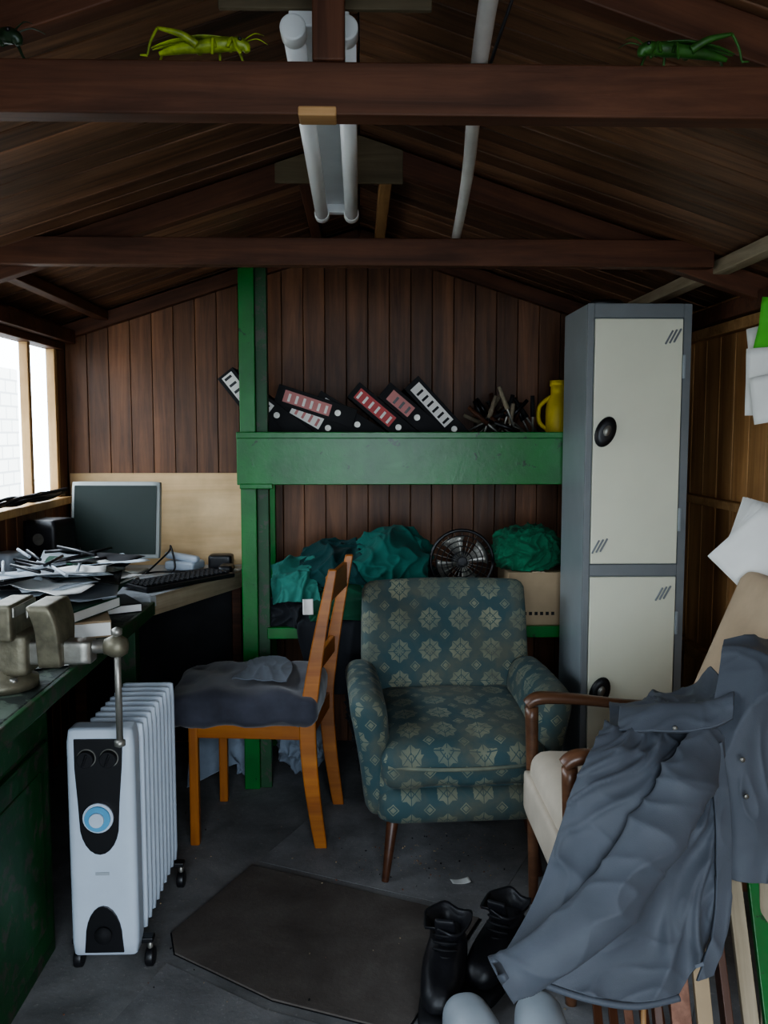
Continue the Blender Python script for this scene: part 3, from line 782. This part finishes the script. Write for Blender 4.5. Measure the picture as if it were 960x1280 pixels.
def sleeve(nm,pts,rr,seed,fl=.6,amp=.009):
    P=crv(pts,30); n=len(P); seg=96; V=[];F=[]
    up=Vector((0,-.85,.52)).normalized()
    dirv=(Vector(pts[-1])-Vector(pts[0])).normalized()
    cr=dirv.cross(up).normalized()
    for i,c in enumerate(P):
        T=(P[min(i+1,n-1)]-P[max(i-1,0)]).normalized()
        Y=(up-T*up.dot(T)).normalized(); X=T.cross(Y)
        t=i/(n-1)*(len(rr)-1); k=min(int(t),len(rr)-2); r=rr[k]+(rr[k+1]-rr[k])*(t-k)
        for s in range(seg):
            a=2*math.pi*s/seg
            dr=X*math.cos(a)+Y*math.sin(a)
            p=c+X*math.cos(a)*r+Y*math.sin(a)*r*fl
            V.append(p+dr*amp*foldh(p,(cr*.9+dirv*.45).normalized(),5,10,seed,.08,.35))
    for i in range(n-1):
        for s in range(seg):
            j=(s+1)%seg; F.append((i*seg+s,i*seg+j,(i+1)*seg+j,(i+1)*seg+s))
    b=len(V); c=P[-1]-(P[-1]-P[-2]).normalized()*.02
    for s in range(seg): V.append(c+(V[(n-1)*seg+s]-P[-1])*.82)
    for s in range(seg):
        j=(s+1)%seg; F.append(((n-1)*seg+s,(n-1)*seg+j,b+j,b+s))
    F.append(tuple(range(b,b+seg)))
    return mk(nm,V,F,M_jacket,e,True)
sleeve('sleeve_front',[(.82,1.99,.69),(.74,1.895,.63),(.65,1.835,.53),(.54,1.785,.415),(.42,1.755,.325),(.295,1.745,.25)],[.035,.056,.062,.060,.056,.048],4,.55,.010)
drape('collar',[[(.66,2.16,.70),(.74,2.1,.715),(.84,2.06,.725),(.9,2.05,.76)],[(.64,2.10,.71),(.72,2.05,.735),(.82,2.02,.75),(.88,2.0,.785)],[(.62,2.04,.68),(.70,1.99,.70),(.80,1.965,.71),(.86,1.96,.74)]],M_jacket,e,60,30,.006,5,14,(1,0,0),5,.008,.08,.5)
drape('placket',[[(.80,1.945,.68),(.83,1.945,.69)],[(.790,1.885,.57),(.825,1.887,.575)],[(.775,1.826,.465),(.81,1.833,.465)],[(.752,1.772,.36),(.787,1.78,.36)],[(.70,1.720,.26),(.737,1.730,.265)]],M_jacket,e,16,120,.004,4,12,(.3,0,1),2,.008,.08,.4)
tube('hem',[Vector(p)+Vector((0,-.006,-.004)) for p in mainG[-1]],.0075,M_jacket,e,10,12)
box('maker_tag',(.018,.002,.008),(.70,1.712,.30),M_rag,e,(0,R(-20),0),0)
for k,p in enumerate(((.865,1.915,.66),(.87,1.90,.58),(.735,1.985,.71))):
    lathe('press_stud_%d'%k,[(.001,0),(.006,0),(.006,.004),(.001,.005)],M_metal,e,p,(R(90),0,0),12)

e=empty('stack_of_timber_offcuts')
cols=[M_legw,M_redw,M_card,M_legw,M_pale,M_green,M_redw,M_pale]
for i in range(8):
    x=.66+i*.052
    beam('offcut_%d'%i,(x,1.80,.016),(x+.015,1.99,.34+.03*(i%3)),.034+.010*(i%2),.018,cols[i],e,.002,R(90) if i%3==0 else 0)
beam('offcut_tall',(.93,1.84,0.02),(.97,1.97,.42),.06,.02,M_pale,e)
tube('metal_rod',[(.60,1.74,.01),(.63,1.85,.24)],.006,M_batten,e,10,0)
for i in range(6):
    beam('low_slat_%d'%i,(.50+i*.035,1.66,.012),(.54+i*.035,1.9,.10),.02,.012,[M_legw,M_legw,M_redw][i%3],e,.002)

def boot(name,loc,rz,sz=1):
    e=empty(name,loc,rz); e.scale=(1,1,sz)
    def f(p):
        t=(p.y+.14)/.28
        p=p.copy(); p.z = (p.z+.05)*(.62+.5*t) -.05 ; p.x*= (.8+.35*math.sin(math.pi*min(1,max(0,1-t))*.9+.25))*.95
        p+= Vector((0,0,.006*noise.noise(p*25)))
        return p
    rbox('upper',(.10,.28,.10),.042,(0,0,.075),M_leather,e,n=14,fn=f)
    rbox('sole',(.105,.29,.028),.012,(0,0,.0145),M_blackm,e,n=10,fn=lambda p:Vector((p.x*(.85+.2*math.sin(math.pi*(.95-(p.y+.14)/.28))),p.y,p.z)))
    prof=[(.050,.0),(.048,.03),(.05,.05),(.056,.068),(.062,.073),(.062,.066),(.05,.058),(.042,.03),(.04,.01)]
    s=lathe('shaft',prof,M_leather,e,(0,.075,.09)); s.scale=(.95,1.15,1)
    for v in s.data.vertices: v.co+=Vector((noise.noise(v.co*20),noise.noise(v.co*20+Vector((5,0,0))),noise.noise(v.co*18+Vector((0,5,0)))))*.014
    for k in range(4):
        z=.10+k*.014; y=.075-.055-.03*(1-k/4)
        tube('lace_%d'%k,[(-.03,y+.012,z),(0,y-.006,z+.008),(.03,y+.012,z)],.003,M_blackm,e,6,4)
    rbox('tongue',(.05,.012,.09),.005,(0,.018,.155),M_leather,e,(R(25),0,0),6)
boot('work_boot',(.205,2.06,.008),R(-12)); boot('work_boot',(.345,2.14,.008),R(-30))
def clog(name,loc,rz):
    e=empty(name,loc,rz)
    def f(p):
        t=(p.y+.13)/.26; p=p.copy(); p.z=(p.z+.06)*(1-.35*abs(t-.55)**1.5)-.06; p.x*=.85+.2*math.sin(math.pi*t); return p
    rbox('upper',(.11,.26,.15),.05,(0,0,.09),M_greysh,e,n=14,fn=f); rbox('sole',(.115,.27,.03),.013,(0,0,.0155),M_blackm,e,n=8)
clog('rubber_clog',(.245,1.755,.002),R(10)); clog('rubber_clog',(.385,1.755,.002),R(-6))

# ------------------------------------------------------------------ shelf contents: binders
def binder(i,x,z,ang,y,mats):
    e=empty('ring_binder',(x,y,z))
    e.rotation_euler=(0,R(ang),0)
    h,w,d=.32,.075,.27
    bb('cover_left',(-w/2,0,0),(-w/2+.004,d,h),M_blackm,e,.001); bb('cover_right',(w/2-.004,0,0),(w/2,d,h),M_blackm,e,.001)
    bb('spine',(-w/2,-.003,0),(w/2,.002,h),M_blackm,e,.001); bb('papers',(-w/2+.008,.01,.01),(w/2-.015,d-.03,h-.02),M_paper,e,.001)
    a,b_,l0,l1=mats
    bb('label',(-w/2+.014,-.0045,l0),(w/2-.014,-.003,l1),a,e,0)
    boxes('label_text',[((-w/2+.020,-.0055,l0+.012+k*.03),(w/2-.024,-.0045,l0+.022+k*.03)) for k in range(int((l1-l0)/.03))],b_,e,0)
    cyl('ring_hole',(0,-.0045,l0-.03),(0,-.006,l0-.03),.012,M_metal,e,seg=20)
    return e
ls=[( -.325,1.375,-38,M_label,M_black,.13,.31),(-.19,1.36,-52,M_label,M_black,.20,.30),(-.02,1.452,-72,M_pink,M_label,.10,.29),(-.03,1.36,-60,M_label,M_pink,.14,.27),(.10,1.36,-58,M_label,M_black,.16,.29),(.22,1.36,-50,M_red,M_label,.12,.30),(.34,1.36,-50,M_pink,M_black,.18,.29),(.42,1.36,-43,M_label,M_blackm,.10,.30)]
for i,(x,z,a,m1,m2,l0,l1) in enumerate(ls): binder(i,x,z,a,3.46+.004*i,(m1,m2,l0,l1))
e=empty('pile_of_hand_tools')
rs=random.Random(5)
for i in range(28):
    x=rs.uniform(.50,.70); y=rs.uniform(3.42,3.7); a=R(rs.uniform(-70,70)); l=rs.uniform(.14,.22); z=1.352+rs.uniform(0,.05)
    p0=Vector((x-l/2*math.sin(a),y,z)); p1=p0+Vector((l*math.sin(a),rs.uniform(-.03,.05),abs(l*math.cos(a))*.75+.02))
    cyl('shank_%d'%i,p0,p1,.005,M_metal,e,seg=8); pm=p0.lerp(p1,.5)
    cyl('grip_%d'%i,pm,p1,.010,[M_black,M_blackm,M_pale,M_beam][i%4],e,.008,seg=12)
e=empty('yellow_plastic_jug',(.80,3.56,1.351))
lathe('body',[(.001,0),(.045,.0),(.05,.02),(.05,.14),(.042,.18),(.03,.20),(.03,.23),(.034,.232),(.034,.255),(.001,.257)],M_yellow,e)
tube('jug_handle',[(-.045,0,.06),(-.075,0,.09),(-.075,0,.15),(-.03,0,.19)],.009,M_yellow,e)

# lower shelf contents
e=empty('pile_of_work_clothes')
blob('teal_trousers',(.14,3.58,.85),(.30,.26,.22),M_teal,1,e,.22,5,6,.632)
blob('dark_overalls',(-.09,3.62,.83),(.28,.24,.20),M_teal2,2,e,.25,6,6,.632)
blob('light_shirt',(-.25,3.54,.78),(.18,.20,.14),M_teal3,3,e,.25,6,6,.632)
blob('green_sweater',(-.02,3.54,.70),(.46,.22,.14),M_dgreen,4,e,.25,6,6,.632)
blob('teal_jacket',(.02,3.56,.76),(.34,.20,.16),M_teal2,6,e,.25,7,6,.632)
blob('black_trousers',(-.24,3.48,.68),(.22,.22,.13),M_black_c,5,e,.25,6,6,.632)
blob('black_coat',(.24,3.50,.74),(.20,.20,.22),M_black_c,15,e,.25,6,6,.632)
drape('draped_jacket',[[(.0,3.60,.95),(.10,3.60,1.01),(.20,3.60,1.0),(.28,3.62,.90)],[(-.02,3.46,.90),(.08,3.44,.95),(.18,3.44,.94),(.265,3.46,.86)],[(-.04,3.42,.82),(.07,3.40,.84),(.18,3.40,.84),(.255,3.42,.80)],[(-.05,3.40,.74),(.06,3.385,.74),(.17,3.385,.74),(.25,3.40,.74)]],M_teal,e,110,110,.024,4,13,(.5,0,.8),3,.005,.12,1.)
drape('draped_overalls',[[(-.24,3.58,.91),(-.15,3.60,.94),(-.05,3.60,.95),(.02,3.58,.91)],[(-.24,3.47,.87),(-.15,3.46,.89),(-.06,3.46,.90),(.02,3.47,.86)],[(-.23,3.42,.79),(-.14,3.40,.80),(-.05,3.40,.80),(.02,3.42,.79)]],M_teal2,e,90,90,.022,4,13,(.5,0,.5),23,.005,.12,1.)
drape('draped_shirt',[[(-.35,3.52,.85),(-.28,3.52,.89),(-.18,3.52,.88)],[(-.35,3.44,.80),(-.27,3.42,.83),(-.17,3.42,.82)],[(-.34,3.39,.73),(-.26,3.385,.74),(-.15,3.385,.73)]],M_teal3,e,70,70,.018,5,14,(.3,0,1),33,.005,.12,1.)
drape('hanging_shirt',[[(-.20,3.42,.75),(-.12,3.40,.79),(-.04,3.40,.81),(.04,3.42,.79)],[(-.20,3.36,.72),(-.13,3.34,.745),(-.05,3.34,.75),(.05,3.36,.74)],[(-.19,3.33,.675),(-.12,3.31,.685),(-.05,3.31,.685),(.04,3.33,.675)]],M_dgreen,e,80,60,.010,4,12,(1,0,.2),3,.005,.1,.6)
drape('hanging_dark_cloth',[[(-.22,3.38,.68),(-.12,3.36,.69),(.0,3.36,.69),(.10,3.38,.68)],[(-.24,3.325,.655),(-.12,3.31,.655),(.0,3.31,.655),(.11,3.33,.655)],[(-.22,3.32,.55),(-.11,3.30,.53),(.0,3.30,.54),(.10,3.32,.56)],[(-.18,3.33,.44),(-.10,3.31,.40),(-.02,3.31,.41),(.06,3.33,.45)]],M_black_c,e,60,60,.012,3,12,(0,0,1),13,.005)
sheet('care_label',(-.20,3.315,.735),.1,M_label,e,w=.04,h=.06,tilt=(R(70),0))
e=empty('desk_fan',(.405,3.5,.631))
lathe('base',[(.001,0),(.085,0),(.085,.012),(.03,.03),(.018,.045)],M_black,e)
cyl('stem',(0,.02,.03),(0,.02,.26),.014,M_black,e)
cyl('motor',(0,.06,.255),(0,-.01,.255),.04,M_black,e,.035,bev=.006)
for k in range(6):
    rr=.02+k*.021
    pts=[(rr*math.cos(a),-.05+.02*(rr/.13)**2,.255+rr*math.sin(a)) for a in [i*math.pi/16 for i in range(33)]]
    tube('guard_ring_%d'%k,pts,.0022 if k<5 else .007,M_blackm if k<5 else M_black,e,6,0)
for k in range(24):
    a=k*math.pi/12; tube('guard_wire_%d'%k,[(.02*math.cos(a),-.05,.255+.02*math.sin(a)),(.125*math.cos(a),-.03,.255+.125*math.sin(a))],.0013,M_metal,e,5,0)
for k in range(4):
    a=k*math.pi/2+.4
    V=[];F=[]
    for i in range(7):
        for j in range(5):
            r0=.02+i*.014; th=a+(j/4-.5)*(.5+.5*i/6); V.append((r0*math.cos(th),-.02+.012*(j/4-.5)*2,.255+r0*math.sin(th)))
    for i in range(6):
        for j in range(4): q=i*5+j; F.append((q,q+1,q+6,q+5))
    mk('blade_%d'%k,V,F,M_metal,e,True).modifiers.new('s','SOLIDIFY').thickness=.002
e=empty('cardboard_box',(.70,3.53,.631))
box('carton',(.24,.26,.22),(0,0,.11),M_card,e,(0,0,R(0)),.003); box('tape',(.05,.262,.002),(0,0,.2208),M_tan,e,bev=0)
boxes('print',[((-.08+k*.022,-.1312,.05),(-.068+k*.022,-.130,.063)) for k in range(7)],M_blackm,e,0)
e=empty('green_netting_bundle')
blob('netting',(.69,3.53,.925),(.28,.27,.21),M_mesh,7,e,.12,14,6,.853)

e=empty('plastic_dust_sheet')
g=[[(-.68,3.35,.012),(-.5,3.42,.08),(-.48,3.44,.03),(-.44,3.46,.02)],[(-.68,3.40,.10),(-.55,3.44,.14),(-.5,3.46,.10),(-.46,3.48,.06)],[(-.68,3.48,.14),(-.55,3.5,.2),(-.5,3.52,.2),(-.46,3.52,.12)],[(-.68,3.6,.12),(-.55,3.62,.2),(-.5,3.62,.2),(-.46,3.62,.1)]]
drape('sheet_folds',g,M_bluegrey,e,60,60,.014,4,10,(1,0,0),6,.004)
e=empty('bin_bag')
blob('bag',(-.22,3.56,.14),(.20,.28,.25),M_bluegrey,44,e,.2,7,6,.002)
e=empty('black_bin_bag')
blob('bag',(.09,3.56,.20),(.24,.30,.40),M_black_c,45,e,.2,7,6,.002)
V=[(-.353,2.74),(.34,2.41),(.10,1.93),(-.22,2.06),(-.50,2.26),(-.53,2.36)]
n=len(V)
prism_z('floor_mat',V,.0025,.008,M_mat,None,.0015)
cx=sum(p[0] for p in V)/n; cy=sum(p[1] for p in V)/n
prism_z('carpet_underlay',[(cx+(p[0]-cx)*1.012,cy+(p[1]-cy)*1.012) for p in V],.0016,.0024,M_blackm,None,0)
e=empty('carpet_tiles')
prism_z('tile_1',[(-.335,2.775),(.375,2.435),(.62,2.93),(-.10,3.28)],.0003,.0015,M_tile,e,0)
prism_z('tile_2',[(.375,2.41),(.13,1.90),(.64,1.655),(.89,2.17)],.0003,.0015,M_tile,e,0)
prism_z('tile_3',[(-.515,2.225),(-.235,2.03),(.09,1.89),(-.16,1.36),(-.72,1.60)],.0003,.0015,M_tile,e,0)
e=empty('floor_debris')
rs=random.Random(21)
for i in range(220):
    if i%3: x=rs.gauss(.24,.15); y=rs.gauss(2.80,.09)
    else: x=rs.uniform(-.75,.5); y=rs.uniform(1.9,3.2)
    s=rs.uniform(.001,.0032); z0=.008 if (-.45<x<.3 and 2.0<y<2.7) else .0015
    box('crumb_%d'%i,(s*1.6,s,s),(x,y,z0+s/2),[M_card,M_pale,M_blackm,M_redw][i%4],e,(0,0,rs.uniform(0,3)),0)
e=empty('paper_scrap'); sheet('scrap',(.31,2.62,.003),.2,M_paper,e,w=.06,h=.03,curl=.01)

e=empty('wall_papers')
for i,(x,y,z,w_,h_,m) in enumerate(((1.24,2.66,1.60,.14,.26,M_paper),(1.20,2.60,1.55,.14,.20,M_paper),(1.215,2.62,1.71,.09,.17,M_pgreen),(1.19,2.56,1.50,.12,.14,M_paper))):
    s=sheet('note_%d'%i,(x+.015,y,z),0,m,e,w=w_,h=h_,curl=.02,seed=i); s.rotation_euler=(R(88),R(9*(i%3)-10),R(-50))
e=empty('loose_papers_on_chair')
for i in range(6):
    s=sheet('leaf_%d'%i,(1.195-.006*i,2.58-.010*i,1.08-.006*i),0,M_paper,e,w=.17,h=.22,curl=.015,seed=i+9); s.rotation_euler=(R(78),R(12+i*6),R(-42))

# ------------------------------------------------------------------ ceiling light & conduit
e=empty('fluorescent_light_fitting')
lx=-.066
def lz(y): return 2.075-(y-1.5)*.03
box('spine',(.055,1.1,.04),(lx,2.10,2.10),M_fit,e,(R(-1.6),0,0),.004)
beam('reflector',(lx,1.55,lz(1.5)+.018),(lx,2.64,lz(2.64)+.018),.10,.006,M_fit,e)
for k,s in enumerate((-1,1)):
    cyl('tube_%d'%k,(lx+s*.043,1.55,lz(1.55)-.012),(lx+s*.043,2.62,lz(2.62)-.012),.0185,M_tube,e)
    for j,yy in enumerate((1.535,2.635)):
        cyl('end_cap_%d_%d'%(k,j),(lx+s*.043,yy-.02,lz(yy)-.010),(lx+s*.043,yy+.02,lz(yy)-.010),.022,M_fit,e,bev=.004)
        if k==0: box('lamp_holder_%d'%j,(.10,.03,.04),(lx,yy,lz(yy)+.012),M_fit,e)
for k,yy in enumerate((1.65,2.5)): cyl('hanger_%d'%k,(lx,yy,2.11),(lx,yy,roofz(lx)),.004,M_metal,e)
e=empty('conduit_pipe')
tube('pipe',[(.155,.9,1.985),(.19,1.44,1.985),(.25,2.1,1.985),(.30,2.85,1.985)],.0135,M_pipe,e,16,4)
e=empty('hanging_wire')
tube('wire',[(.30,1.2,2.16),(.27,1.35,2.15),(.235,1.44,2.06),(.215,1.5,2.0)],.003,M_black,e,8,6)

# ------------------------------------------------------------------ toy grasshoppers
def hopper(name,loc,rz,m,sc=1):
    e=empty(name,loc,rz); e.scale=(sc,sc,sc)
    tube('body',[(-.085,0,.020),(-.05,0,.028),(0,0,.033),(.04,0,.036),(.065,0,.036)],[.004,.010,.013,.015,.012],m,e,16,8)
    tube('head',[(.06,0,.036),(.075,0,.036),(.088,0,.030),(.092,0,.020)],[.012,.014,.011,.005],m,e,14,6)
    for s in (-1,1):
        lathe('eye_%d'%s,[(.001,-.004),(.004,-.002),(.004,.002),(.001,.004)],M_black,e,(.08,s*.012,.041),seg=12)
        tube('antenna_%d'%s,[(.088,s*.005,.042),(.11,s*.012,.050),(.13,s*.02,.042)],[.0016,.0012,.0006],m,e,6,5)
        tube('wing_%d'%s,[(.045,s*.008,.046),(0,s*.011,.047),(-.06,s*.008,.040),(-.10,s*.004,.030)],[.004,.008,.007,.002],m,e,10,6,.35)
        tube('hind_femur_%d'%s,[(-.005,s*.014,.030),(-.035,s*.026,.046),(-.078,s*.034,.055)],[.009,.007,.003],m,e,12,6)
        tube('hind_tibia_%d'%s,[(-.078,s*.034,.055),(-.091,s*.036,.03),(-.098,s*.036,.004)],[.003,.0028,.002],m,e,8,5)
        tube('hind_foot_%d'%s,[(-.098,s*.036,.003),(-.112,s*.038,.003)],[.003,.0015],m,e,8,3)
        for j,(x_,dx) in enumerate(((.03,.0),(.055,.022))):
            tube('leg_%d_%d'%(s,j),[(x_,s*.010,.028),(x_+dx*.6,s*.028,.036),(x_+dx,s*.034,.016),(x_+dx*1.4,s*.036,.003)],[.0045,.0032,.0025,.003],m,e,8,5)
hopper('toy_grasshopper',(-.245,1.435,1.971),R(-4),M_glime,.78)
hopper('toy_grasshopper',(.515,1.435,1.971),R(184),M_gdark,.80)
hopper('toy_grasshopper',(-.60,1.435,1.971),R(-12),M_gdk2,.9)

# ------------------------------------------------------------------ light
w=bpy.data.worlds.new('sky'); S.world=w; w.use_nodes=True
bg=w.node_tree.nodes['Background']; bg.inputs['Color'].default_value=(.78,.89,1,1); bg.inputs['Strength'].default_value=9.0
def portal(name,loc,rot,sx,sy):
    l=bpy.data.lights.new(name,'AREA'); l.shape='RECTANGLE'; l.size=sx; l.size_y=sy; l.cycles.is_portal=True
    o=bpy.data.objects.new(name,l); COL.objects.link(o); o.location=loc; o.rotation_euler=rot
portal('window_portal',(-1.36,(WY0+WY1)/2,1.44),(0,R(-90),0),.66,2.6)
portal('door_portal',((DX0+DX1)/2,YF-.06,.95),(R(90),0,0),DX1-DX0,1.9)

# ------------------------------------------------------------------ camera
c=bpy.data.cameras.new('cam'); co=bpy.data.objects.new('camera',c); COL.objects.link(co)
c.sensor_fit='VERTICAL'; c.sensor_height=36; c.lens=30.94; c.clip_start=.02
co.location=(0,0,1.4); co.rotation_euler=(R(84.8),0,R(-1.56))
S.camera=co
S.view_settings.view_transform='AgX'
try: S.view_settings.look='AgX - Medium High Contrast'
except Exception as ex: print(ex)
S.view_settings.exposure=.14
